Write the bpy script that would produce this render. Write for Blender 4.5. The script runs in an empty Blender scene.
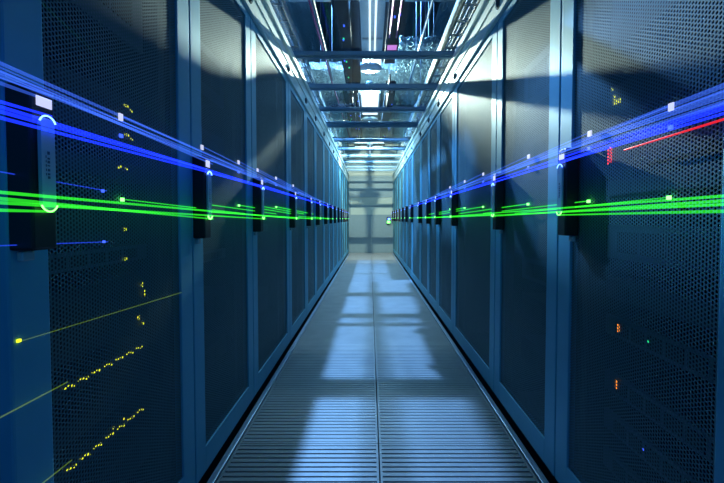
import bpy, bmesh, math, random
from mathutils import Vector, Matrix
random.seed(7)
S = bpy.context.scene
COL = S.collection
S.view_settings.view_transform = 'Standard'
S.view_settings.look = 'None'
S.view_settings.exposure = 0.0
S.view_settings.gamma = 1.0
S.view_settings.use_curve_mapping = False

# ---------------------------------------------------------------- places
EYE = 0.917                 # camera height
XL, XR = -0.565, 0.620      # door faces of the two rows
YEND = 10.10                 # end wall of the aisle
ZC = 2.087                  # underside of the glass roof
LS = [.58, 1.19, 1.80, 2.62, 3.32, 3.90, 4.60, 5.20, 5.80, 6.50, 7.15, 7.80, 8.40, 9.10, 10.08]
RS = [.585, 1.233, 1.85, 2.77, 3.42, 3.97, 4.60, 5.50, 6.30, 7.00, 7.80, 8.60, 9.30, 10.08]
BARS = [2.05, 2.80, 3.48, 4.15, 4.88, 5.76, 6.50, 7.20, 7.96, 8.70, 9.25]

# ---------------------------------------------------------------- helpers
def linkobj(name, me, m, parent=None):
    o = bpy.data.objects.new(name, me); COL.objects.link(o)
    if m is not None:
        me.materials.clear(); me.materials.append(m)
    if parent is not None:
        o.parent = parent
    return o

class MB:
    def __init__(s): s.bm = bmesh.new()
    def box(s, x0, x1, y0, y1, z0, z1, bev=0.0):
        b = bmesh.new()
        bmesh.ops.create_cube(b, size=1.0)
        for v in b.verts:
            v.co = Vector(((x0+x1)/2 + v.co.x*(x1-x0), (y0+y1)/2 + v.co.y*(y1-y0), (z0+z1)/2 + v.co.z*(z1-z0)))
        if bev > 0:
            bmesh.ops.bevel(b, geom=b.edges[:], offset=bev, segments=2, affect='EDGES', profile=.5)
        return s.merge(b)
    def merge(s, b):
        me = bpy.data.meshes.new('tmp'); b.to_mesh(me); b.free()
        s.bm.from_mesh(me); bpy.data.meshes.remove(me)
        return s
    def tube(s, pts, r, n=8, closed=False):
        pts = [Vector(p) for p in pts]
        rings = []
        N = len(pts)
        up = None
        for i, p in enumerate(pts):
            a = pts[i-1] if i > 0 else (pts[-1] if closed else pts[0])
            c = pts[i+1] if i < N-1 else (pts[0] if closed else pts[-1])
            t = (c-a).normalized()
            if up is None:
                up = Vector((0,0,1)) if abs(t.z) < .9 else Vector((1,0,0))
            u = (up - t*up.dot(t)).normalized(); w = t.cross(u); up = u
            rr = r[i] if isinstance(r, (list, tuple)) else r
            rings.append([s.bm.verts.new(p + (u*math.cos(2*math.pi*k/n) + w*math.sin(2*math.pi*k/n))*rr) for k in range(n)])
        m = N if closed else N-1
        for i in range(m):
            A, B = rings[i], rings[(i+1) % N]
            for k in range(n):
                s.bm.faces.new((A[k], A[(k+1)%n], B[(k+1)%n], B[k]))
        if not closed:
            s.bm.faces.new(rings[0][::-1]); s.bm.faces.new(rings[-1])
        return s
    def lathe(s, prof, cx, cy, n=40):
        rings = []
        for (r, z) in prof:
            if r < 1e-6: rings.append([s.bm.verts.new((cx, cy, z))])
            else: rings.append([s.bm.verts.new((cx+r*math.cos(2*math.pi*k/n), cy+r*math.sin(2*math.pi*k/n), z)) for k in range(n)])
        for A, B in zip(rings, rings[1:]):
            for k in range(n):
                if len(A) == 1 and len(B) == 1: continue
                if len(A) == 1: s.bm.faces.new((A[0], B[k], B[(k+1)%n]))
                elif len(B) == 1: s.bm.faces.new((A[k], A[(k+1)%n], B[0]))
                else: s.bm.faces.new((A[k], A[(k+1)%n], B[(k+1)%n], B[k]))
        return s
    def poly_x(s, yz, x0, x1):
        """prism extruded along x from an outline in the (y,z) plane"""
        a = [s.bm.verts.new((x0, y, z)) for y, z in yz]; b = [s.bm.verts.new((x1, y, z)) for y, z in yz]
        n = len(yz)
        s.bm.faces.new(a[::-1]); s.bm.faces.new(b)
        for k in range(n): s.bm.faces.new((a[k], a[(k+1)%n], b[(k+1)%n], b[k]))
        return s
    def build(s, name, m, parent=None, smooth=False):
        bmesh.ops.recalc_face_normals(s.bm, faces=s.bm.faces[:])
        me = bpy.data.meshes.new(name); s.bm.to_mesh(me); s.bm.free()
        if smooth:
            for p in me.polygons: p.use_smooth = True
        return linkobj(name, me, m, parent)

def tag(o, label=None, cat=None, group=None, kind=None):
    if label: o['label'] = label
    if cat: o['category'] = cat
    if group: o['group'] = group
    if kind: o['kind'] = kind
    return o
def empty(name, loc=(0,0,0)):
    o = bpy.data.objects.new(name, None); COL.objects.link(o); o.location = loc
    o.empty_display_size = .05
    return o
def shell(name, mb, m, smooth=False):
    return tag(mb.build(name, m, None, smooth), kind='structure')

# ---------------------------------------------------------------- materials
def newmat(name):
    m = bpy.data.materials.new(name); m.use_nodes = True
    nt = m.node_tree; b = nt.nodes['Principled BSDF']
    return m, nt, b
def paint(name, col, rough=.4, metal=0.0, noise=.06, nscale=14, bump=0.0, spec=.5):
    m, nt, b = newmat(name)
    tc = nt.nodes.new('ShaderNodeTexCoord'); n = nt.nodes.new('ShaderNodeTexNoise')
    n.inputs['Scale'].default_value = nscale; n.inputs['Detail'].default_value = 4
    nt.links.new(tc.outputs['Object'], n.inputs['Vector'])
    mr = nt.nodes.new('ShaderNodeMapRange')
    mr.inputs['To Min'].default_value = 1-noise*2; mr.inputs['To Max'].default_value = 1+noise*2
    nt.links.new(n.outputs['Fac'], mr.inputs['Value'])
    vm = nt.nodes.new('ShaderNodeVectorMath'); vm.operation = 'SCALE'
    vm.inputs[0].default_value = col; nt.links.new(mr.outputs['Result'], vm.inputs['Scale'])
    nt.links.new(vm.outputs['Vector'], b.inputs['Base Color'])
    b.inputs['Roughness'].default_value = rough; b.inputs['Metallic'].default_value = metal
    b.inputs['Specular IOR Level'].default_value = spec
    if bump:
        bp = nt.nodes.new('ShaderNodeBump'); bp.inputs['Strength'].default_value = bump; bp.inputs['Distance'].default_value = .02
        nt.links.new(n.outputs['Fac'], bp.inputs['Height']); nt.links.new(bp.outputs['Normal'], b.inputs['Normal'])
    return m
def glow(name, col, s):
    m, nt, b = newmat(name)
    b.inputs['Base Color'].default_value = (col[0]*.5, col[1]*.5, col[2]*.5, 1)
    b.inputs['Emission Color'].default_value = (*col, 1); b.inputs['Emission Strength'].default_value = s
    return m
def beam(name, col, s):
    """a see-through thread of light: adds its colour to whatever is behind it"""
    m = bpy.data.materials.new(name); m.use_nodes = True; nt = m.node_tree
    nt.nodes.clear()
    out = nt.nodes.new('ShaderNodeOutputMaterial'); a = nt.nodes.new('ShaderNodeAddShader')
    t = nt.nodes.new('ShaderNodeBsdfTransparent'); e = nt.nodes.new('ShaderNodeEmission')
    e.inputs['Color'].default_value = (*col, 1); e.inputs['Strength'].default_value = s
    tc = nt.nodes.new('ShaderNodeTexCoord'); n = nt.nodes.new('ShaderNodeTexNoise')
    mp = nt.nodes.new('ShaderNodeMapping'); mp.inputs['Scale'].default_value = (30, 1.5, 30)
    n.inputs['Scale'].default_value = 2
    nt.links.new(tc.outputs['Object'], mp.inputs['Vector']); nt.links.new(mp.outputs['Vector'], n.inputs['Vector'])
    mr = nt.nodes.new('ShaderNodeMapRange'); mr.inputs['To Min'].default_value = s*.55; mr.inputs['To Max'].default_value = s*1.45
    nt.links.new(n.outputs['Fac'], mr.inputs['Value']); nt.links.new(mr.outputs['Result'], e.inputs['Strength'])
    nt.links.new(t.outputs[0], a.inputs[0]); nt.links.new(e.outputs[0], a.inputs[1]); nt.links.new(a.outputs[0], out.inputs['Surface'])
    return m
PS = 1.22
def perforated(name, col):
    """sheet steel punched with a staggered field of round holes (7 mm pitch)"""
    m, nt, b = newmat(name)
    N = nt.nodes.new; L = nt.links.new
    b.inputs['Base Color'].default_value = (*col, 1); b.inputs['Roughness'].default_value = .6; b.inputs['Specular IOR Level'].default_value = .25
    tc = N('ShaderNodeTexCoord'); sp = N('ShaderNodeSeparateXYZ'); L(tc.outputs['Object'], sp.inputs[0])
    def M(op, a, bb=None, c=None):
        n = N('ShaderNodeMath'); n.operation = op
        for i, v in enumerate((a, bb, c)):
            if v is None: continue
            if isinstance(v, (int, float)): n.inputs[i].default_value = v
            else: L(v, n.inputs[i])
        return n.outputs[0]
    pu, pv = .01212*PS, .007*PS
    # the sheet is thin: a ray passes only where it clears the hole on both faces
    gm = N('ShaderNodeNewGeometry'); si = N('ShaderNodeSeparateXYZ'); L(gm.outputs['Incoming'], si.inputs[0])
    ax = M('MAXIMUM', M('ABSOLUTE', si.outputs['X']), .02)
    Y2 = M('SUBTRACT', sp.outputs['Y'], M('MULTIPLY', M('DIVIDE', si.outputs['Y'], ax), .0004))
    Z2 = M('SUBTRACT', sp.outputs['Z'], M('MULTIPLY', M('DIVIDE', si.outputs['Z'], ax), .0004))
    def dist(yy, zz, ou, ov):
        u = M('SUBTRACT', M('FLOORED_MODULO', M('ADD', yy, 50*pu+ou), pu), pu/2)
        v = M('SUBTRACT', M('FLOORED_MODULO', M('ADD', zz, 50*pv+ov), pv), pv/2)
        return M('SQRT', M('ADD', M('MULTIPLY', u, u), M('MULTIPLY', v, v)))
    da, db = dist(sp.outputs['Y'], sp.outputs['Z'], 0, 0), dist(sp.outputs['Y'], sp.outputs['Z'], pu/2, pv/2)
    ea, eb = dist(Y2, Z2, 0, 0), dist(Y2, Z2, pu/2, pv/2)
    d = M('MINIMUM', M('MAXIMUM', da, ea), M('MAXIMUM', db, eb))
    solid = M('GREATER_THAN', d, .0028*PS)
    tr = N('ShaderNodeBsdfTransparent'); mx = N('ShaderNodeMixShader')
    out = nt.nodes['Material Output']
    L(solid, mx.inputs[0]); L(tr.outputs[0], mx.inputs[1]); L(b.outputs[0], mx.inputs[2]); L(mx.outputs[0], out.inputs['Surface'])
    return m
def glassmat(name):
    m = bpy.data.materials.new(name); m.use_nodes = True; nt = m.node_tree; nt.nodes.clear()
    out = nt.nodes.new('ShaderNodeOutputMaterial'); mx = nt.nodes.new('ShaderNodeMixShader')
    t = nt.nodes.new('ShaderNodeBsdfTransparent'); t.inputs['Color'].default_value = (.90, .95, .97, 1)
    g = nt.nodes.new('ShaderNodeBsdfGlossy'); g.inputs['Roughness'].default_value = .06
    f = nt.nodes.new('ShaderNodeFresnel'); f.inputs['IOR'].default_value = 1.5
    gm = nt.nodes.new('ShaderNodeNewGeometry'); sb = nt.nodes.new('ShaderNodeMath'); sb.operation = 'SUBTRACT'; sb.inputs[0].default_value = 1
    nt.links.new(gm.outputs['Backfacing'], sb.inputs[1]); ml = nt.nodes.new('ShaderNodeMath'); ml.operation = 'MULTIPLY'
    nt.links.new(f.outputs[0], ml.inputs[0]); nt.links.new(sb.outputs[0], ml.inputs[1])
    nt.links.new(ml.outputs[0], mx.inputs[0]); nt.links.new(t.outputs[0], mx.inputs[1]); nt.links.new(g.outputs[0], mx.inputs[2])
    nt.links.new(mx.outputs[0], out.inputs['Surface'])
    return m
def foilmat(name):
    m, nt, b = newmat(name)
    b.inputs['Base Color'].default_value = (.62, .72, .70, 1); b.inputs['Metallic'].default_value = .7; b.inputs['Roughness'].default_value = .35
    tc = nt.nodes.new('ShaderNodeTexCoord'); v = nt.nodes.new('ShaderNodeTexNoise'); v.inputs['Scale'].default_value = 16; v.inputs['Detail'].default_value = 8
    v.inputs['Distortion'].default_value = 1.2
    nt.links.new(tc.outputs['Object'], v.inputs['Vector'])
    bp = nt.nodes.new('ShaderNodeBump'); bp.inputs['Strength'].default_value = 1.0; bp.inputs['Distance'].default_value = .25
    nt.links.new(v.outputs['Fac'], bp.inputs['Height']); nt.links.new(bp.outputs['Normal'], b.inputs['Normal'])
    return m

M = dict(
    door   = paint('painted_steel', (.11, .40, .55), .5, .1, .05, 9, 0, .3),
    header = paint('header_paint', (.78, .84, .76), .55, 0, .03, 5, 0, .3),
    body   = paint('cabinet_inside', (.02, .025, .03), .6, .1, .05),
    seam   = paint('seam_rubber', (.015, .015, .02), .7),
    mesh   = perforated('perforated_steel', (.10, .20, .23)),
    black  = paint('black_plastic', (.008, .008, .012), .5),
    grip   = paint('grip_plastic', (.42, .55, .6), .22, .2),
    mark   = paint('grip_lettering', (.05, .08, .12), .5),
    tile   = paint('floor_metal', (.42, .38, .36), .5, .15, .10, 7),
    rim    = paint('floor_edge_metal', (.55, .62, .72), .35, .4),
    dark   = paint('under_floor', (.01, .011, .015), .9),
    bar    = paint('crossbar_steel', (.20, .32, .42), .4, .2),
    hook   = paint('dark_latch', (.06, .08, .09), .5, .3),
    wall   = paint('end_wall_panel', (.50, .52, .44), .5, 0, .03),
    wall2  = paint('end_door_panel', (.24, .30, .32), .45, .1, .04),
    slab   = paint('slab_paint', (.035, .045, .06), .8, 0, .2, 6),
    tray   = paint('cable_tray_steel', (.32, .38, .40), .45, .5, .08),
    cabA   = paint('pale_cable', (.22, .26, .27), .6), cabB = paint('dark_cable', (.02, .025, .035), .5),
    cabC   = paint('blue_cable', (.05, .12, .45), .4), cabD = paint('red_cable', (.45, .05, .12), .4),
    pipeY  = paint('cream_pipe', (.30, .28, .20), .6, 0, .06, 14, 0, .2), pipeP = paint('pink_pipe', (.30, .06, .22), .6, 0, .06, 14, 0, .15),
    trunk  = paint('black_trunking', (.010, .013, .022), .85, 0, .06, 14, 0, .1),
    lamp_body = paint('lamp_housing', (.35, .45, .50), .4, .3),
    foil   = foilmat('crumpled_foil'), glass = glassmat('roof_glass'),
    faceA  = paint('server_face_grey', (.035, .05, .07), .45, .3, .1, 30), faceB = paint('server_face_black', (.02, .024, .03), .5, .2, .1, 30),
    faceC  = paint('server_face_silver', (.14, .22, .30), .4, .5, .08, 30),
    gY = glow('yellow_led', (.75, .85, .02), 1.6), gG = glow('green_led', (.15, 1.0, .12), 5.0), gB = glow('blue_led', (.10, .22, 1.0), 6.0),
    gW = glow('white_led', (.72, .74, .95), .85), gO = glow('orange_led', (1.0, .30, .02), 2.0), gR = glow('red_led', (1.0, .05, .05), 2.5),
    gBs = glow('small_blue_led', (.05, .12, 1.0), 1.6), gGs = glow('small_green_led', (.02, .8, .25), 1.2),
    tubeE = glow('fluorescent_tube', (.85, .95, 1.0), 1.4), panelE = glow('lamp_diffuser', (.88, .95, 1.0), 1.8), lensE = glow('lamp_lens', (1.0, 1.0, .92), 8.0),
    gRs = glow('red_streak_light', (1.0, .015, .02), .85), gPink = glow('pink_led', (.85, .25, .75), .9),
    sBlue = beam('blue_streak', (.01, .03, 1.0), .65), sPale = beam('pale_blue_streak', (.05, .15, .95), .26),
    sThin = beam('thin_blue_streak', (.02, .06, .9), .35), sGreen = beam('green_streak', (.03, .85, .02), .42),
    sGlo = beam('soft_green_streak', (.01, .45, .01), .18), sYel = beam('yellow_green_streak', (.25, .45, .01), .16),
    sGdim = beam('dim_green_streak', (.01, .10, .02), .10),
)

# ---------------------------------------------------------------- floor
mb = MB(); mb.box(-3.5, 3.5, -3, YEND+1.2, -.42, -.40); shell('floor', mb, M['dark'])
mb = MB()
pitch = .0262
for i in range(-4, 17):                    # tile rows, 0.6 m deep, two tiles wide, slotted crosswise
    y0 = .90 + (i-1)*.6; y1 = min(y0 + .6, YEND)
    if y0 >= YEND: break
    for (x0, x1) in ((XL+.028, .034), (.036, XR-.028)):
        g = .0015
        mb.box(x0+g, x1-g, y0+g, y0+.012, -.03, 0); mb.box(x0+g, x1-g, y1-.012, y1-g, -.03, 0)
        mb.box(x0+g, x0+.010, y0+.012, y1-.012, -.03, 0); mb.box(x1-.010, x1-g, y0+.012, y1-.012, -.03, 0)
        y = y0 + .0165
        while y < y1 - .030:
            mb.box(x0+.010, x1-.010, y, y+(.0178 if i < 2 else .0205), -.022, -.001)
            y += pitch
o = shell('floor', mb, M['tile'])
for i, (a, b) in enumerate(((XL, XL+.024), (XR-.024, XR))):
    mb = MB(); mb.box(a, b, -1.5, YEND, -.03, .006, .002); shell('trim_%d' % (i+1), mb, M['rim'])

# ---------------------------------------------------------------- rack cabinets
ORD = ['nearest','second','third','fourth','fifth','sixth','seventh','eighth','ninth','tenth','eleventh','twelfth','thirteenth','fourteenth','fifteenth']
def cabinet(side, k, y0, y1):
    sx = -1 if side == 'left' else 1
    X = XL if side == 'left' else XR
    cy = (y0+y1)/2
    root = empty('rack_cabinet', (X + sx*.5, cy, 0))
    lab = 'blue-grey server cabinet with mesh door, %s in the %s row' % (ORD[k] + ' from the camera' if k else 'nearest the camera', side)
    tag(root, lab, 'server cabinet', 'server cabinets in the %s row' % side)
    def X_(a, b):                            # depth range measured into the cabinet from the door face
        return (sx*(a-.5), sx*(b-.5)) if sx > 0 else (sx*(b-.5), sx*(a-.5))
    g = .0025; w = (y1-y0)/2
    Y0, Y1 = -w+g, w-g
    mb = MB()
    x0, x1 = X_(.03, 1.0); mb.box(x0, x1, Y0, Y0+.012, .045, 1.88); mb.box(x0, x1, Y1-.012, Y1, .045, 1.88)
    mb.box(x0, x1, Y0+.012, Y1-.012, 1.868, 1.88); mb.box(x0, x1, Y0+.012, Y1-.012, .045, .06)
    a, b = X_(.985, 1.0); mb.box(a, b, Y0+.012, Y1-.012, .06, 1.868)
    for yy in (Y0+.012, Y1-.047):           # mounting posts
        a, b = X_(.075, .105); mb.box(a, b, yy, yy+.035, .06, 1.868)
    mb.build('body', M['body'], root)
    a, b = X_(.03, .95); mb = MB(); mb.box(a, b, Y0+.01, Y1-.01, 0, .045); mb.build('plinth', M['seam'], root)
    # door: a bent steel frame with rounded edges, slightly domed towards the aisle
    a, b = X_(0, .026)
    fw = .075 if w > .25 else .06; zt, zb = 1.84, .135; z0, z1 = .047, 1.88
    mb = MB()
    mb.box(a, b, Y0, Y0+fw, z0, z1, .004); mb.box(a, b, Y1-fw, Y1, z0, z1, .004)
    mb.box(a, b, Y0+fw-.004, Y1-fw+.004, z0, zb, .003); mb.box(a, b, Y0+fw-.004, Y1-fw+.004, zt, z1, .003)
    door = mb.build('door', M['door'], root)
    a, b = X_(.006, .0075)
    mb = MB(); mb.box(a, b, Y0+fw-.003, Y1-fw+.003, zb-.004, zt+.004)
    mb.build('perforated_panel', M['mesh'], door)
    # swing handle: black box, pale grip, white window, blue upper arc, green lower arc
    hy = Y0 + .012 if side == 'left' else Y1 - .105
    hw = .036
    def F(t): return sx*(-t-.5)              # protrusion towards the aisle
    def bx(mb, t0, t1, ya, yb, za, zb_, bev=0):
        xs = sorted((F(t0), F(t1))); mb.box(xs[0], xs[1], ya, yb, za, zb_, bev); return mb
    E = EYE - (.012 if (side == 'left' and k > 0) else 0)
    hz0, hz1 = E-.050, E+.212
    mb = MB(); bx(mb, -.002, .038, hy-.010, hy+hw, hz0, hz1, .004)
    h = mb.build('handle', M['black'], root)
    mb = MB()
    yc = hy + .014; r = .013; za, zb2 = E+.028, E+.150
    pts = [(yc + r*math.cos(math.pi*i/10), zb2 + r*math.sin(math.pi*i/10)) for i in range(11)] + [(yc - r*math.cos(math.pi*i/10), za - r*math.sin(math.pi*i/10)) for i in range(11)]
    xs = sorted((F(.039), F(.045))); mb.poly_x(pts, xs[0], xs[1])
    gr = mb.build('grip', M['grip'], h)
    if k < 2:
        mb = MB()
        for q, (dz, ln) in enumerate([(.0,.004),(.006,.003),(.012,.004),(.020,.002),(.025,.004),(.031,.003),(.039,.005)]):
            bx(mb, .045, .0455, yc-.002, yc+.002, E+.065+dz, E+.065+dz+ln)
        for q in range(5):
            bx(mb, .045, .0455, yc-.0055, yc-.0045, E+.07+q*.007, E+.074+q*.007)
        mb.build('lettering', M['mark'], h)
    def arc(z, s, m, nm):
        mb = MB(); pp = []
        for i in range(9):
            t = math.pi*(.12 + .76*i/8)
            pp.append((F(.045), yc + (r+.003)*math.cos(t), z + s*(r+.003)*math.sin(t)))
        mb.tube(pp, .0014 if k < 1 else .0024, 6); return mb.build(nm, m, h)
    arc(zb2, 1, M['gB'], 'blue_light'); arc(za, -1, M['gG'], 'green_light')
    mb = MB(); bx(mb, .0375, .0395, yc-.013, yc+.016, E+.180, E+(.202 if k else .196), .0008); mb.build('white_light', M['gW'], h)
    # hinge tab under the handle
    mb = MB(); bx(mb, -.001, .010, hy+.002, hy+.024, hz0-.018, hz0-.002, .002); mb.build('catch_plate', M['grip'], h)
    return root
for k in range(len(LS)-1): cabinet('left', k, LS[k], LS[k+1])
for k in range(len(RS)-1): cabinet('right', k, RS[k], RS[k+1])

# ---------------------------------------------------------------- header rails above the doors (fixed to the room)
for i, (X, sx) in enumerate(((XL, -1), (XR, 1))):
    def bxs(mb, t0, t1, z0, z1, bev=.003):
        a, b = sorted((X - sx*t0, X - sx*t1)); mb.box(a, b, -1.2, YEND, z0, z1, bev)
    mb = MB(); bxs(mb, -.04, .002, 1.905, ZC+.01); bxs(mb, -.02, .012, 1.885, 1.912); bxs(mb, -.02, .018, ZC-.022, ZC+.02); bxs(mb, -.02, .008, 1.985, 1.993, .001)
    shell('trim_%d' % (i+3), mb, M['header'])
# dark latches on the rail, one at each seam
for side, X, sx, ys in (('left', XL, -1, LS[2:10]), ('right', XR, 1, RS[2:10])):
    for k, y in enumerate(ys):
        r0 = empty('rail_latch', (X - sx*.002, y-.02, 1.95))
        tag(r0, 'small dark latch on the pale rail above the %s row, %s from the camera' % (side, ORD[k]), 'latch', 'latches on the %s rail' % side)
        mb = MB()
        n = 16; yz = [(.020*math.cos(2*math.pi*i/n), .026*math.sin(2*math.pi*i/n)) for i in range(n)]
        a, b = sorted((0, -sx*.008)); mb.poly_x(yz, a, b); mb.build('plate', M['hook'], r0)
        mb = MB(); a, b = sorted((-sx*.008, -sx*.016)); mb.box(a, b, -.006, .006, -.018, .018, .002); mb.build('lever', M['tray'], r0)

# ---------------------------------------------------------------- glass roof: crossbars and panes
for k, y in enumerate(BARS):
    w = .032 if k < 2 else .020
    mb = MB(); mb.box(XL-.02-0.0, XR+.02, -w, w, .005, .035, .003)
    mb.box(XL-.02, XR+.02, -w*.35, w*.35, -.008, .005, .001)
    o = mb.build('crossbar', M['bar']); o.location = (0, y, ZC+.022)
    tag(o, 'blue-grey steel crossbar under the glass aisle roof, %s' % (('%s from the camera' % ORD[k]) if k else 'nearest the camera'), 'crossbar', 'crossbars of the aisle roof')
ed = [-.2] + BARS + [YEND]
for k in range(len(ed)-1):
    mb = MB(); mb.box(XL+.0, XR, ed[k]+.033, ed[k+1]-.033, ZC+.050, ZC+.056)
    o = mb.build('roof_pane', M['glass'])
    tag(o, 'clear glass roof pane over the aisle, %s' % (('%s from the camera' % ORD[k]) if k else 'nearest the camera'), 'glass pane', 'glass panes of the aisle roof')

# ---------------------------------------------------------------- above the glass
mb = MB(); mb.box(-3.5, 3.5, -3, YEND+1.2, 5.2, 5.3); shell('ceiling', mb, M['slab'])
def rods(t, spots, z0, top=5.2):
    for (x, y) in spots:
        X, Y, Z, top = t.location.x + x, t.location.y + y, t.location.z + z0, 5.2
        if t.name.startswith(('pipe', 'junction')) and .15 < X < .32: top = 2.802
        elif Z < 2.9 and 7.7 < Y < 9.7: top = 2.955
        elif Z < 3.25 and 6.05 < Y < 7.6: top = 3.302
        elif Z < 3.2 and 4.95 < Y < 5.95 and .38 < X < 1.25: top = 3.222
        mb = MB(); mb.tube([(x, y, z0), (x, y, top - t.location.z)], .005, 6); mb.build('hanger_rod', M['tray'], t)
t = tag(empty('strip_light', (0, 8.7, 2.52)), 'short strip light over the far end of the aisle', 'strip light')
mb = MB(); mb.box(-.06, .06, -.55, .55, .01, .06, .005); mb.build('housing', M['lamp_body'], t)
mb = MB(); mb.tube([(0, -.5, 0), (0, .5, 0)], .012, 10); mb.build('tube', M['tubeE'], t); rods(t, [(0, -.4), (0, .4)], .05)
# light trunking with two tubes
t = tag(empty('strip_light', (.02, 1.2, 2.95)), 'long twin-tube strip light over the middle of the glass roof', 'strip light')
mb = MB(); mb.box(-.12, .13, 0, 4.1, .02, .09, .006); mb.build('housing', M['lamp_body'], t)
for xx in (-.022, .038):
    mb = MB(); mb.tube([(xx, .05, 0), (xx, 4.05, 0)], .011, 10); mb.build('tube', M['tubeE'], t)
for q, yy in enumerate((.9, 1.9, 2.3, 3.1, 3.6)):
    mb = MB(); mb.box(-.11, .12, yy, yy+.03, .0, .02, .002); mb.build('clip', M['tray'], t)
# black boards added on the glass to shade the lower doors
for (x, y0, y1, zt, lab) in ((-.19, 3.60, 4.12, 2.30, 'narrow black shade board added on the glass under the hanging hose'), (.19, 3.60, 4.26, 2.31, 'narrow black shade board added on the glass under the pink pipes')):
    t = tag(empty('shade_board', (x, y0, ZC+.057)), lab, 'board')
    mb = MB(); mb.poly_x([(0, 0), (y1-y0, 0), (y1-y0, (zt-ZC-.057)), (0, (zt-ZC-.057)*.9)], -.008, .008); mb.build('panel', M['trunk'], t)
    for yy in (.05, y1-y0-.09):
        mb = MB(); mb.box(-.03, .03, yy, yy+.04, 0, .012, .002); mb.build('foot', M['tray'], t)
for (y, w, lab) in ((3.52, .060, 'flat dark shade strip added across the glass roof, nearest of three'), (4.32, .040, 'flat dark shade strip added across the glass roof, middle of three'), (4.85, .066, 'flat dark shade strip added across the glass roof, farthest of three')):
    mb = MB(); x1 = XR; mb.box(XL+.01, x1-.01, -w, w, 0, .012, .002)
    o = mb.build('shade_strip', M['bar']); o.location = (0, y, ZC+.0565); tag(o, lab, 'shade strip', 'flat shade strips on the glass roof')  # strips added to widen the crossbar shadows on floor and doors
# small bright lamp
t = tag(empty('spot_lamp', (-.01, 5.8, 2.97)), 'small dazzling white lamp beside the end of the strip light', 'lamp')
mb = MB(); mb.lathe([(0, .05), (.05, .05), (.055, .02), (.05, -.005), (.045, -.005), (.045, .0), (0, .0)], 0, 0, 24); mb.build('housing', M['lamp_body'], t, True)
mb = MB(); mb.lathe([(0, -.012), (.03, -.010), (.042, -.001)], 0, 0, 24); mb.build('lens', M['lensE'], t, True)
mb = MB(); mb.tube([(.0, .30, .03), (0, .30, -.20)], .005, 10); mb.build('stem', M['tray'], t)  # stem and the next three parts: unseen, added to cast the end wall shadow
mb = MB(); mb.lathe([(0, -.10), (.018, -.10), (.008, -.125), (.005, -.14), (0, -.14)], 0, .30, 20); mb.build('shadow_nozzle', M['tray'], t, True)
mb = MB(); mb.tube([(.0, .30, -.115), (-.05, .30, -.10), (-.09, .30, -.095)], .004, 8); mb.build('shadow_arm', M['tray'], t)
mb = MB(); mb.tube([(-.03, .30, .0), (-.085, .30, -.22)], .006, 8); mb.build('shadow_brace', M['tray'], t)
# panel lamp
t = tag(empty('panel_lamp', (.0, 6.75, 2.95)), 'bright square panel lamp behind the small dazzling lamp', 'lamp')
mb = MB(); mb.box(-.17, .17, -.62, .62, .005, .06, .005); mb.build('housing', M['lamp_body'], t)
mb = MB(); mb.box(-.145, .145, -.60, .60, -.004, .004); mb.build('diffuser', M['panelE'], t); rods(t, [(.1, .1), (-.1, .1)], .05)
# round dark discs
for k, (y, lab) in enumerate(((5.05, 'dark round disc hanging in front of the small dazzling lamp'), (7.6, 'dark round disc hanging behind the bright panel lamp'))):
    t = tag(empty('ceiling_disc', (.0, y, 2.92)), lab, 'ceiling disc', 'round discs hanging over the roof')
    mb = MB(); mb.lathe([(0, -.012), (.14, -.008), (.16, .008), (.14, .03), (0, .045)], 0, 0); mb.build('disc', M['bar'], t, True)
    mb = MB(); mb.tube([(0, 0, .04), (0, 0, 2.28 if y < 5.3 else .10)], .012, 8); mb.build('stem', M['tray'], t)
# cross duct wrapped in crumpled foil, and long foil slabs beyond
def foil(name, x0, x1, y0, y1, z0, z1, lab):
    mb = MB(); mb.box(x0, x1, y0, y1, z0, z1, .02)
    bmesh.ops.subdivide_edges(mb.bm, edges=[e for e in mb.bm.edges if e.calc_length() > .2], cuts=34, use_grid_fill=True)
    for v in mb.bm.verts:
        v.co += Vector([random.uniform(-.016, .016) for _ in range(3)])
    o = mb.build(name, M['foil'], None, False); tag(o, lab, 'air duct', 'foil-wrapped ducts above the roof')
    rods(o, [(x0+.4, y0+.1), (x1-.4, y0+.1), (x0+.4, y1-.1), (x1-.4, y1-.1)], z1-.02)
    return o
foil('foil_duct', -1.2, 1.3, 6.05, 7.6, 3.30, 3.42, 'crumpled silver foil duct crossing above the dazzling lamp')
foil('foil_duct', .38, 1.25, 4.95, 5.95, 3.22, 3.3, 'short crumpled foil duct at the right above the round disc')
foil('foil_duct', -1.3, 1.3, 7.7, 9.7, 2.95, 3.4, 'crumpled silver foil duct at the far end of the aisle roof')
foil('foil_duct', -1.75, -1.0, 1.6, 9.6, 4.70, 4.9, 'long crumpled foil duct high above the left row')
foil('foil_duct', 1.30, 2.0, 1.6, 9.6, 4.70, 4.9, 'long crumpled foil duct high above the right row')
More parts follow.
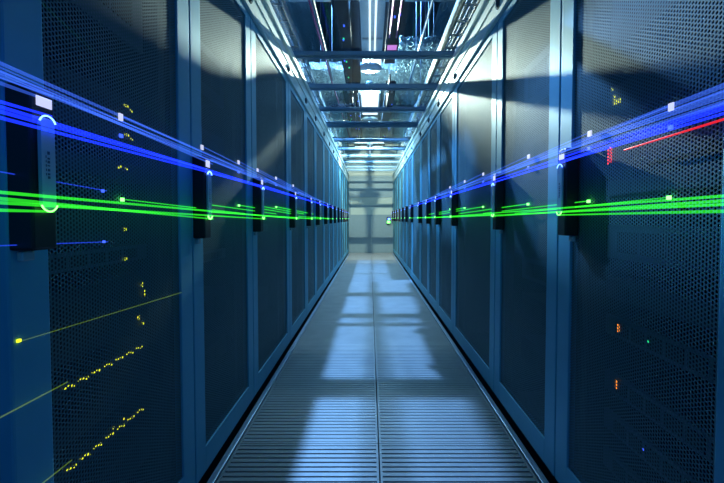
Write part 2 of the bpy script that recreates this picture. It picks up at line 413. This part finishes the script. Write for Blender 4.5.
# black trunkings with small lights
def trunk(x0, x1, y0, y1, z, lab, leds, kink=0):
    t = tag(empty('cable_trunking', ((x0+x1)/2, y0, z)), lab, 'cable trunking', 'black trunkings above the roof')
    w = (x1-x0)/2; mb = MB(); rods(t, [(0, .4), (0, (y1-y0)*.5), (0, y1-y0-.3)], .095)
    mb.box(-w, w, 0, y1-y0, 0, .10, .006); mb.build('channel', M['trunk'], t)
    for (dx, dy, m) in leds:
        mb = MB(); mb.box(dx-.008, dx+.008, dy-.018, dy+.018, -.004, .001); mb.build('indicator_light', M[m], t)
    return t
rl = lambda n, w, L: [(random.uniform(-w, w), random.uniform(.5, L), random.choice(['gBs', 'gGs', 'gBs', 'gGs'])) for _ in range(n)]
trunk(-.33, -.19, .8, 5.14, 2.75, 'black trunking dotted with small lights left of the strip light', rl(9, .06, 4.2))
trunk(.17, .30, .8, 4.6, 2.8, 'black trunking right of the strip light with pink pipes beneath', rl(5, .05, 3.6))
trunk(-.39, -.25, 5.37, 9.3, 2.72, 'black trunking left of the bright panel lamp', rl(6, .06, 3.5))
trunk(.22, .36, 5.2, 9.3, 2.72, 'black trunking right of the bright panel lamp', [(-.0, 2.15, 'gGs'), (.0, 2.9, 'gGs'), (.03, 3.0, 'gBs')] + rl(4, .06, 3.5))
trunk(-.235, -.18, 5.37, 9.0, 2.80, 'narrow black trunking beside the bright panel lamp', rl(3, .03, 3.2))
# wide dark equipment deck near the camera with long thin rails
def tray(x0, x1, y0, y1, z, lab, ncab):
    t = tag(empty('cable_tray', ((x0+x1)/2, y0, z)), lab, 'cable tray', 'cable trays above the roof')
    w = (x1-x0)/2; L = y1-y0
    for s in (-1, 1):
        mb = MB(); a, b = sorted((s*w, s*(w-.012))); mb.box(a, b, 0, L, 0, .06, .001); mb.build('side_rail', M['tray'], t)
    mb = MB(); y = .1
    while y < L: mb.box(-w+.012, w-.012, y, y+.022, .004, .016); y += .22
    mb.build('rungs', M['tray'], t)
    n = ncab
    for c in range(n):
        bx = -w+.03 + (2*w-.06)*c/max(1, n-1); pts = []
        for i in range(int(L/.35)+1):
            pts.append((min(w-.02, max(-w+.02, bx+random.uniform(-.012, .012))), min(L, i*.35), .026+random.uniform(0, .02)))
        mb = MB(); mb.tube(pts, random.choice((.006, .008, .01)), 6)
        o = mb.build('cable', M[random.choice(['cabA', 'cabA', 'cabB', 'cabA', 'cabC', 'cabB'])], None, True)
        o.location = t.location
        tag(o, 'long thin cable lying in the %s' % lab.replace('steel ladder ', ''), 'cable', 'cables in the %s' % lab.replace('steel ladder ', ''))
tray(-.90, -.61, .6, 5.4, 2.42, 'steel ladder cable tray over the left rail', 7)
tray(.62, .86, .6, 5.4, 2.42, 'steel ladder cable tray over the right rail', 6)
tray(-.95, -.66, 5.5, 9.6, 2.55, 'steel ladder cable tray at the far left of the roof', 5)
tray(.66, .98, 5.5, 9.6, 2.55, 'steel ladder cable tray at the far right of the roof', 5)
# pipes
def pipe(pts, r, m, lab, group=None):
    mb = MB(); mb.tube(pts, r, 10); o = tag(mb.build('pipe', M[m], None, True), lab, 'pipe', group)
    a, b = Vector(pts[0]), Vector(pts[-1])
    if len(pts) == 2:
        for q in (.25, .8):
            c = a.lerp(b, q); rods(o, [(c.x, c.y)], c.z)
    else: rods(o, [(p[0], p[1]) for p in pts[1:2]], pts[1][2])
pipe([(-.50, .8, 2.84), (-.50, 3, 2.85), (-.52, 5.3, 2.85)], .012, 'pipeY', 'thin cream pipe running over the glass left of the black trunking')
pipe([(-.55, 1.0, 2.88), (-.54, 5.4, 2.86), (-.46, 9.2, 2.8)], .010, 'cabD', 'thin red pipe beside the thin cream pipe')
pipe([(.20, .7, 2.78), (.20, 3.9, 2.78)], .008, 'pipeP', 'thin pink pipe under the black trunking, the left of two', 'pink pipes')
pipe([(.27, .7, 2.78), (.27, 3.9, 2.78)], .008, 'pipeP', 'thin pink pipe under the black trunking, the right of two', 'pink pipes')
pipe([(-.15, .8, 2.9), (-.15, 3.3, 2.9)], .010, 'cabC', 'thin blue pipe between the trunking and the strip light')
pipe([(.52, .8, 2.75), (.53, 5.2, 2.75)], .012, 'cabA', 'thin grey pipe right of the pink pipes')
pipe([(.59, .8, 2.30), (.59, 5.3, 2.30)], .016, 'pipeY', 'cream pipe running along beside the right cable tray')
t = tag(empty('junction_box', (.235, 3.98, 2.75)), 'small box with a pink light at the end of the pink pipes', 'junction box')
mb = MB(); mb.box(-.07, .07, 0, .30, 0, .048, .004); mb.build('case', M['trunk'], t); rods(t, [(.05, .2)], .04)
mb = MB(); mb.box(-.05, .05, .02, .13, -.004, .001); mb.build('pink_light', M['gPink'], t)
# crosswise steel channels hung above the glass
for k, (y, z) in enumerate(((2.2, 3.15), (3.0, 3.15), (3.9, 3.15), (8.1, 2.62), (8.5, 2.62), (8.95, 2.62), (9.35, 2.62))):
    mb = MB(); mb.box(-1.3, 1.4, -.02, .02, 0, .03, .002)
    o = mb.build('hanger_channel', M['tray']); o.location = (0, y, z)
    tag(o, 'thin steel channel crossing above the glass, %s from the camera' % ORD[k], 'steel channel', 'steel channels above the glass')
# wire coil shadows the floor; black hose loop shaped to shade the left doors
pts = []
for i in range(150):
    a = i*.42; r = .055 + .035*math.sin(i*.37) + .02*math.sin(i*1.1)
    pts.append((-.337 + r*1.5*math.cos(a) + .02*math.sin(i*.21), 4.27 + r*math.sin(a), ZC+.066+.0004*i))
pts += [(-.32, 4.08, ZC+.1), (-.30, 3.8, ZC+.075), (-.286, 3.55, ZC+.065)]
mb = MB(); mb.tube(pts, .0022, 5); tag(mb.build('wire_coil', M['cabB'], None, True), 'tangled thin black wire lying on the glass roof', 'wire')
pts = [(-.26, 5.255, 2.79), (-.25, 5.20, 2.68), (-.20, 4.95, 2.615), (-.19, 4.75, 2.56), (-.19, 4.48, 2.435), (-.185, 4.31, 2.385), (-.17, 4.16, 2.375), (-.145, 4.05, 2.42), (-.145, 3.95, 2.53), (-.145, 3.80, 2.70), (-.145, 3.6, 2.95), (-.145, 3.5, 3.3), (-.145, 3.45, 4.2), (-.145, 3.45, 5.21)]
mb = MB(); mb.tube(pts, [.050] + [.058]*5 + [.055, .050, .044] + [.040]*5, 14); tag(mb.build('flexible_hose', M['trunk'], None, True), 'fat black flexible hose hanging in a loop left of the strip light', 'hose')

# ---------------------------------------------------------------- end wall and its door
mb = MB(); mb.box(-3.5, 3.5, YEND+.06, YEND+.2, -.4, 5.2); shell('wall_back', mb, M['wall'])
d = tag(empty('door_1', (.035, YEND+.03, 0)), kind='structure')
mb = MB(); mb.box(-.6, .6, 0, .03, 0, .05); mb.box(-.6, -.56, 0, .03, .05, 2.08); mb.box(.56, .6, 0, .03, .05, 2.08)
for z in (1.00, 1.25, 1.50, 2.04): mb.box(-.56, .56, 0, .03, z, z+.035)
mb.build('door_frame', M['wall2'], d)
mb = MB(); mb.box(-.56, -.003, .008, .03, .05, 1.0); mb.build('lower_panel', M['wall2'], d)
mb = MB(); mb.box(.003, .56, .008, .03, .05, 1.0); mb.build('lower_panel', M['wall2'], d)
for (a, b) in ((1.035, 1.25), (1.285, 1.50), (1.535, 2.04)):
    mb = MB(); mb.box(-.56, .56, .012, .03, a, b); mb.build('upper_panel', M['wall'] if b < 2 else M['wall2'], d)
mb = MB(); mb.tube([(-.03, -.005, .93), (-.03, -.03, .93), (-.03, -.03, .78), (-.03, -.005, .78)], .006, 8); mb.build('door_pull', M['tray'], d)
t = tag(empty('door_reader', (.50, YEND-.0, .85)), 'small box glowing green and blue at the right of the end door', 'door reader')
mb = MB(); mb.box(-.05, .05, -.03, .03, -.07, .12, .006); mb.build('case', M['black'], t)
mb = MB(); mb.box(-.04, .04, -.034, -.029, -.05, .02, .002); mb.build('green_light', M['gG'], t)
mb = MB(); mb.box(-.02, .04, -.034, -.029, .045, .09, .002); mb.build('blue_light', M['gB'], t)

# ---------------------------------------------------------------- rack equipment behind the nearest mesh doors
def unit(side, k, n, total, y0, y1, z, hgt, face, leds, desc):
    sx = -1 if side == 'left' else 1; X = XL if side == 'left' else XR
    yc = (y0+y1)/2; w = min(.225, (y1-y0)/2-.06)
    t = empty('rack_server', (X + sx*.10, yc, z))
    names = ['lowest','second from the bottom','third from the bottom','fourth from the bottom','fifth from the bottom','sixth from the bottom','seventh from the bottom','eighth from the bottom','ninth from the bottom','tenth from the bottom']
    tag(t, '%s in the %s %s cabinet, %s' % (desc, ORD[k], side, names[n]), 'server', 'servers in the %s cabinet of the %s row' % (ORD[k], side))
    mb = MB(); a, b = sorted((sx*.012, sx*.72)); mb.box(a, b, -w+.01, w-.01, 0, hgt); mb.build('case', M['faceB'], t)
    mb = MB(); a, b = sorted((0, sx*.012)); mb.box(a, b, -w, w, .001, hgt-.001, .002)
    nb = max(2, int(hgt/.022))
    f = mb.build('faceplate', M[face], t)
    mb = MB(); q = 4 if hgt > .06 else 6
    for i in range(q):
        ya = -w+.04 + i*(2*w-.08)/q
        a, b = sorted((-sx*.004, sx*.0)); mb.box(a, b, ya, ya+(2*w-.08)/q-.012, hgt*.2, hgt*.8, .001)
    mb.build('drive_bays', M['faceB' if face != 'faceB' else 'faceA'], t)
    for (dy, dz, ly, lz, m) in leds:
        mb = MB(); a, b = sorted((-sx*.004, -sx*.0065)); mb.box(a, b, dy, dy+ly, dz, dz+lz); mb.build('indicator_light', M[m], t)
def rack(side, k, ys, spec):
    for n, (z, hgt, face, leds) in enumerate(spec):
        nm = ''
        if leds: nm = {'gY': 'yellow-lit ', 'gO': 'orange-lit ', 'gR': 'red-lit ', 'gBs': 'blue-lit ', 'gGs': 'green-lit '}[leds[0][4]]
        nm += {'faceA': 'dark grey server', 'faceB': 'black server', 'faceC': 'grey-blue server'}[face]
        unit(side, k, n, len(spec), ys[k], ys[k+1], z, hgt, face, leds, nm)
def ledrow(z, n, ya, yb):
    out = []
    for i in range(n):
        y = ya + (yb-ya)*i/n
        out.append((y, z, .016, .0035, 'gY')); out.append((y+.022, z-.005, .006, .006, 'gY'))
    return out
L0 = [(.20, .09, 'faceA', []), (.345, .044, 'faceB', ledrow(.022, 7, -.09, .20) + [(.06,.052-.02,.004,.006,'gY'),(.10,.034,.004,.006,'gY')]),
      (.42, .044, 'faceA', []), (.525, .044, 'faceB', ledrow(.024, 7, -.09, .20)), (.60, .16, 'faceA', [(.19,.12,.004,.014,'gY'),(.20,.09,.004,.02,'gY'),(.17,.03,.006,.012,'gY'),(.19,.01,.006,.008,'gY')]),
      (.80, .044, 'faceC', [(.12,.005,.006,.008,'gY')]), (.86, .10, 'faceA', [(.12,.025,.006,.008,'gY')]), (1.02, .05, 'faceB', [(.10,.03,.01,.008,'gY'),(.13,.03,.006,.006,'gY')]),
      (1.13, .12, 'faceA', [(.13,.09,.014,.006,'gY'),(.155,.083,.01,.006,'gY'),(.13,.012,.014,.006,'gY'),(.155,.006,.01,.005,'gY')]), (1.40, .26, 'faceC', [])]
rack('left', 0, LS, L0)
L1 = [(.30, .09, 'faceA', [(-.2,.05,.006,.02,'gY')]), (.48, .13, 'faceA', [(-.18,.06,.01,.03,'gY'), (-.2,.1,.006,.02,'gY')]), (.74, .044, 'faceC', [(-.13,.02,.012,.008,'gY')]), (.90, .09, 'faceA', []), (1.15, .13, 'faceA', [(-.1,.10,.02,.02,'gO')]), (1.42, .2, 'faceC', [])]
rack('left', 1, LS, L1)
L2 = [(.35, .13, 'faceA', [(-.1,.03,.012,.008,'gY')]), (.62, .09, 'faceA', [(-.1,.05,.012,.008,'gY')]), (.84, .044, 'faceC', [(-.1,.02,.012,.008,'gY')]), (1.1, .13, 'faceA', [])]
rack('left', 2, LS, L2)
R0 = [(.16, .06, 'faceC', []), (.28, .06, 'faceC', [(.05,.03,.004,.008,'gBs')]), (.40, .06, 'faceC', [(.16,.025,.006,.026,'gO')]), (.57, .06, 'faceC', [(.155,.022,.006,.022,'gO'),(.04,.03,.006,.005,'gGs')]), (.68, .06, 'faceA', []),
      (.80, .10, 'faceC', []), (.98, .05, 'faceA', []), (1.08, .06, 'faceB', [(.205,.005,.005,.045,'gR'),(.218,.0,.005,.045,'gR')]), (1.22, .09, 'faceA', [(.17,.03,.03,.012,'gY'),(.19,.045,.01,.015,'gY'),(.205,.075,.004,.01,'gY')]), (1.42, .25, 'faceA', [(-.05,.1,.004,.006,'gBs')])]
rack('right', 0, RS, R0)
R1 = [(.25, .12, 'faceA', []), (.45, .12, 'faceA', []), (.64, .10, 'faceC', [(-.05,.03,.006,.01,'gGs')]), (.86, .09, 'faceA', []), (1.1, .18, 'faceA', []), (1.42, .2, 'faceC', [])]
rack('right', 1, RS, R1)

# small lights clipped to the door faces
def doorlight(side, y, h, m, w, hh, lab):
    sx = -1 if side == 'left' else 1; X = XL if side == 'left' else XR
    mb = MB(); a, b = sorted((-sx*.0, -sx*.004)); mb.box(a, b, -w/2, w/2, -hh/2, hh/2, .0006)
    o = mb.build('door_light', M[m]); o.location = (X, y, EYE+h); return tag(o, lab, 'light', 'small lights on the %s doors' % side)
RD = {'left': [.852, 1.262, 1.61, 1.88, 2.25, 2.75], 'right': [.775, 1.06, 1.466, 2.05, 2.45, 2.9]}
HW = [.230, .240, .243, .245, .245, .245]; HG = [.044, .050, .058, .066, .072, .075]
for side in ('left', 'right'):
    for i, y in enumerate(RD[side]):
        pos = '%s from the camera' % ORD[i]
        yy = y
        doorlight(side, yy, HW[i], 'gW', .012+.004*i, .016, 'tiny white light high on the %s doors, %s' % (side, pos))
        doorlight(side, yy, HW[i]-.042, 'gBs', .010+.003*i, .008, 'tiny blue light under a white one on the %s doors, %s' % (side, pos))
        doorlight(side, yy, HG[i], 'gG', .010+.003*i, .008, 'tiny green light on the %s doors, %s' % (side, pos))

# ---------------------------------------------------------------- camera zoom trails of light, modelled as glowing tubes along the doors
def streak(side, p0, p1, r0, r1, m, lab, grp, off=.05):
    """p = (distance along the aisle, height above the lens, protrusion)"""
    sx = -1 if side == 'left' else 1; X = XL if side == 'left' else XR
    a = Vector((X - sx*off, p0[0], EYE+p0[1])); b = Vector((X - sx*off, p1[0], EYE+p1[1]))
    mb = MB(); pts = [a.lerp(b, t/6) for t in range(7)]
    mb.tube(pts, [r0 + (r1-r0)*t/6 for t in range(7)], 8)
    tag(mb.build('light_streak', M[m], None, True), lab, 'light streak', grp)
exec_streaks = []
def px(side, x, y, off):
    pass
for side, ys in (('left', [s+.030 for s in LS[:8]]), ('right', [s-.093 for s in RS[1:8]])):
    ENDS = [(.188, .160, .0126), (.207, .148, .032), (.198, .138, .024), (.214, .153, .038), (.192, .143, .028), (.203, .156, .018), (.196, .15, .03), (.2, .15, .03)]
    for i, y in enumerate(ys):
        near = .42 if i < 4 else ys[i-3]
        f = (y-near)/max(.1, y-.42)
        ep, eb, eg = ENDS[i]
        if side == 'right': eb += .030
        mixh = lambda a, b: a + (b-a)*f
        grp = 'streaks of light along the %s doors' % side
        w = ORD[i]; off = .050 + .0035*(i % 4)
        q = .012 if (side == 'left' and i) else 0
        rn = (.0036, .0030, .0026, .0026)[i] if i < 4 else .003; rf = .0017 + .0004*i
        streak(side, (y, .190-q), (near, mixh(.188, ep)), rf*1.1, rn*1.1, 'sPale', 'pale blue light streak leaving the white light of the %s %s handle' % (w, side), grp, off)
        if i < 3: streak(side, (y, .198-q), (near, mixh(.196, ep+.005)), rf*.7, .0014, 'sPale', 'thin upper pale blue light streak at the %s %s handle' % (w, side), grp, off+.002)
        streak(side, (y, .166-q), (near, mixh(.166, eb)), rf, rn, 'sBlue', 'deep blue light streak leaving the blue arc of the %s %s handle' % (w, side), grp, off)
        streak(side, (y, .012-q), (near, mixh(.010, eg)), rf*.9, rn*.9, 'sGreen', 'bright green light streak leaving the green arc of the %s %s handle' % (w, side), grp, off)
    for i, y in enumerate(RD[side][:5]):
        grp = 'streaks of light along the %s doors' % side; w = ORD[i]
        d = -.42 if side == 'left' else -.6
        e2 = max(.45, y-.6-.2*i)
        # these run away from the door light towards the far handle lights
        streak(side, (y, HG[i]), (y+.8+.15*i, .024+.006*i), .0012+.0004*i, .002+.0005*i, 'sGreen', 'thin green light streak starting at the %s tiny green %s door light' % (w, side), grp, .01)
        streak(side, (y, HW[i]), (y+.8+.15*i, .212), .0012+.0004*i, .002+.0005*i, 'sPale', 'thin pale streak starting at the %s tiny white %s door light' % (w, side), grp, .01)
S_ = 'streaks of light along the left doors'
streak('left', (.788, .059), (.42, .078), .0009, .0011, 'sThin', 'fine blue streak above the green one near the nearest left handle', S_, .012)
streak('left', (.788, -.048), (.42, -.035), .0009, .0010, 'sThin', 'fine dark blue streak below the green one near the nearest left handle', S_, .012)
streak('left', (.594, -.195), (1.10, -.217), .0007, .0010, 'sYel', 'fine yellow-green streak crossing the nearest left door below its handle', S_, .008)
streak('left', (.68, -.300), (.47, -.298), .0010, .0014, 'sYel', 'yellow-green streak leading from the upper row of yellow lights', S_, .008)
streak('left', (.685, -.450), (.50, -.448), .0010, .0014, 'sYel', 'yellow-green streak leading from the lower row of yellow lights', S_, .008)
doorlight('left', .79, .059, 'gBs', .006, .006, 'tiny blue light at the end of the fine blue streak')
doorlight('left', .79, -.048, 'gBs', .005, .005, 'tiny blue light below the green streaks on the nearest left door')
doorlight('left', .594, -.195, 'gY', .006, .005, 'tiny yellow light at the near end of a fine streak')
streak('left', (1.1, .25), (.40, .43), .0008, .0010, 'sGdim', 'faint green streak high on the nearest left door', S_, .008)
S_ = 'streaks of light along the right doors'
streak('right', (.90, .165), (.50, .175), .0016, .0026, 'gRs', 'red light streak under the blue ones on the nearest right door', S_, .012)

# ---------------------------------------------------------------- light
def lamp(kind, name, loc, energy, col, **kw):
    l = bpy.data.lights.new(name, kind); l.energy = energy; l.color = col
    for k, v in kw.items(): setattr(l, k, v)
    o = bpy.data.objects.new(name, l); COL.objects.link(o); o.location = loc
    return o
def aim(o, tgt):
    o.rotation_euler = (Vector(tgt)-o.location).to_track_quat('-Z', 'Y').to_euler()
a = lamp('SPOT', 'dazzling_lamp_light', (-.01, 5.77, 2.945), 2300, (.88, 1.0, .84), spot_size=math.radians(42), spot_blend=.75, shadow_soft_size=.016)
aim(a, (.02, 1.0, 2.945-4.77*.15))
a = lamp('SPOT', 'dazzling_lamp_back_light', (-.01, 5.86, 2.945), 700, (.88, 1.0, .80), spot_size=math.radians(75), spot_blend=.6, shadow_soft_size=.005)
aim(a, (.02, YEND, 1.1))
a = lamp('SPOT', 'high_ceiling_lamp_light', (-.867, 5.2, 4.54), 2100, (.19, .46, 1.0), spot_size=math.radians(120), spot_blend=.5, shadow_soft_size=.04)
aim(a, (0.05, 4.6, 0))
a = lamp('POINT', 'dazzling_lamp_spill', (-.01, 5.80, 2.925), 75, (.50, .86, 1.0), shadow_soft_size=.03)
a = lamp('AREA', 'panel_lamp_light', (0, 6.75, 2.93), 70, (.22, .58, 1.0), shape='RECTANGLE', size=.28, size_y=1.2)
a = lamp('AREA', 'far_strip_glow', (.0, 8.7, 2.50), 11, (.50, .82, 1.0), shape='RECTANGLE', size=.08, size_y=1.0)
a = lamp('AREA', 'strip_light_glow', (.03, 3.3, 2.93), 7, (.08, .4, 1.0), shape='RECTANGLE', size=.05, size_y=4.0)

W = bpy.data.worlds.new('World'); S.world = W; W.use_nodes = True
bg = W.node_tree.nodes['Background']; bg.inputs[0].default_value = (.0, .13, .45, 1); bg.inputs[1].default_value = .5

# ---------------------------------------------------------------- camera
cam = bpy.data.cameras.new('Camera'); co = bpy.data.objects.new('Camera', cam); COL.objects.link(co)
S.camera = co
cam.sensor_width = 36; cam.lens = 36*374/724; cam.clip_start = .02
p = math.radians(1.75)
co.location = (0, 0, EYE); co.rotation_euler = (math.pi/2 - p, 0, 0)
cam.shift_x = -8/724; cam.shift_y = -(22.5 - 374*math.tan(p))/724
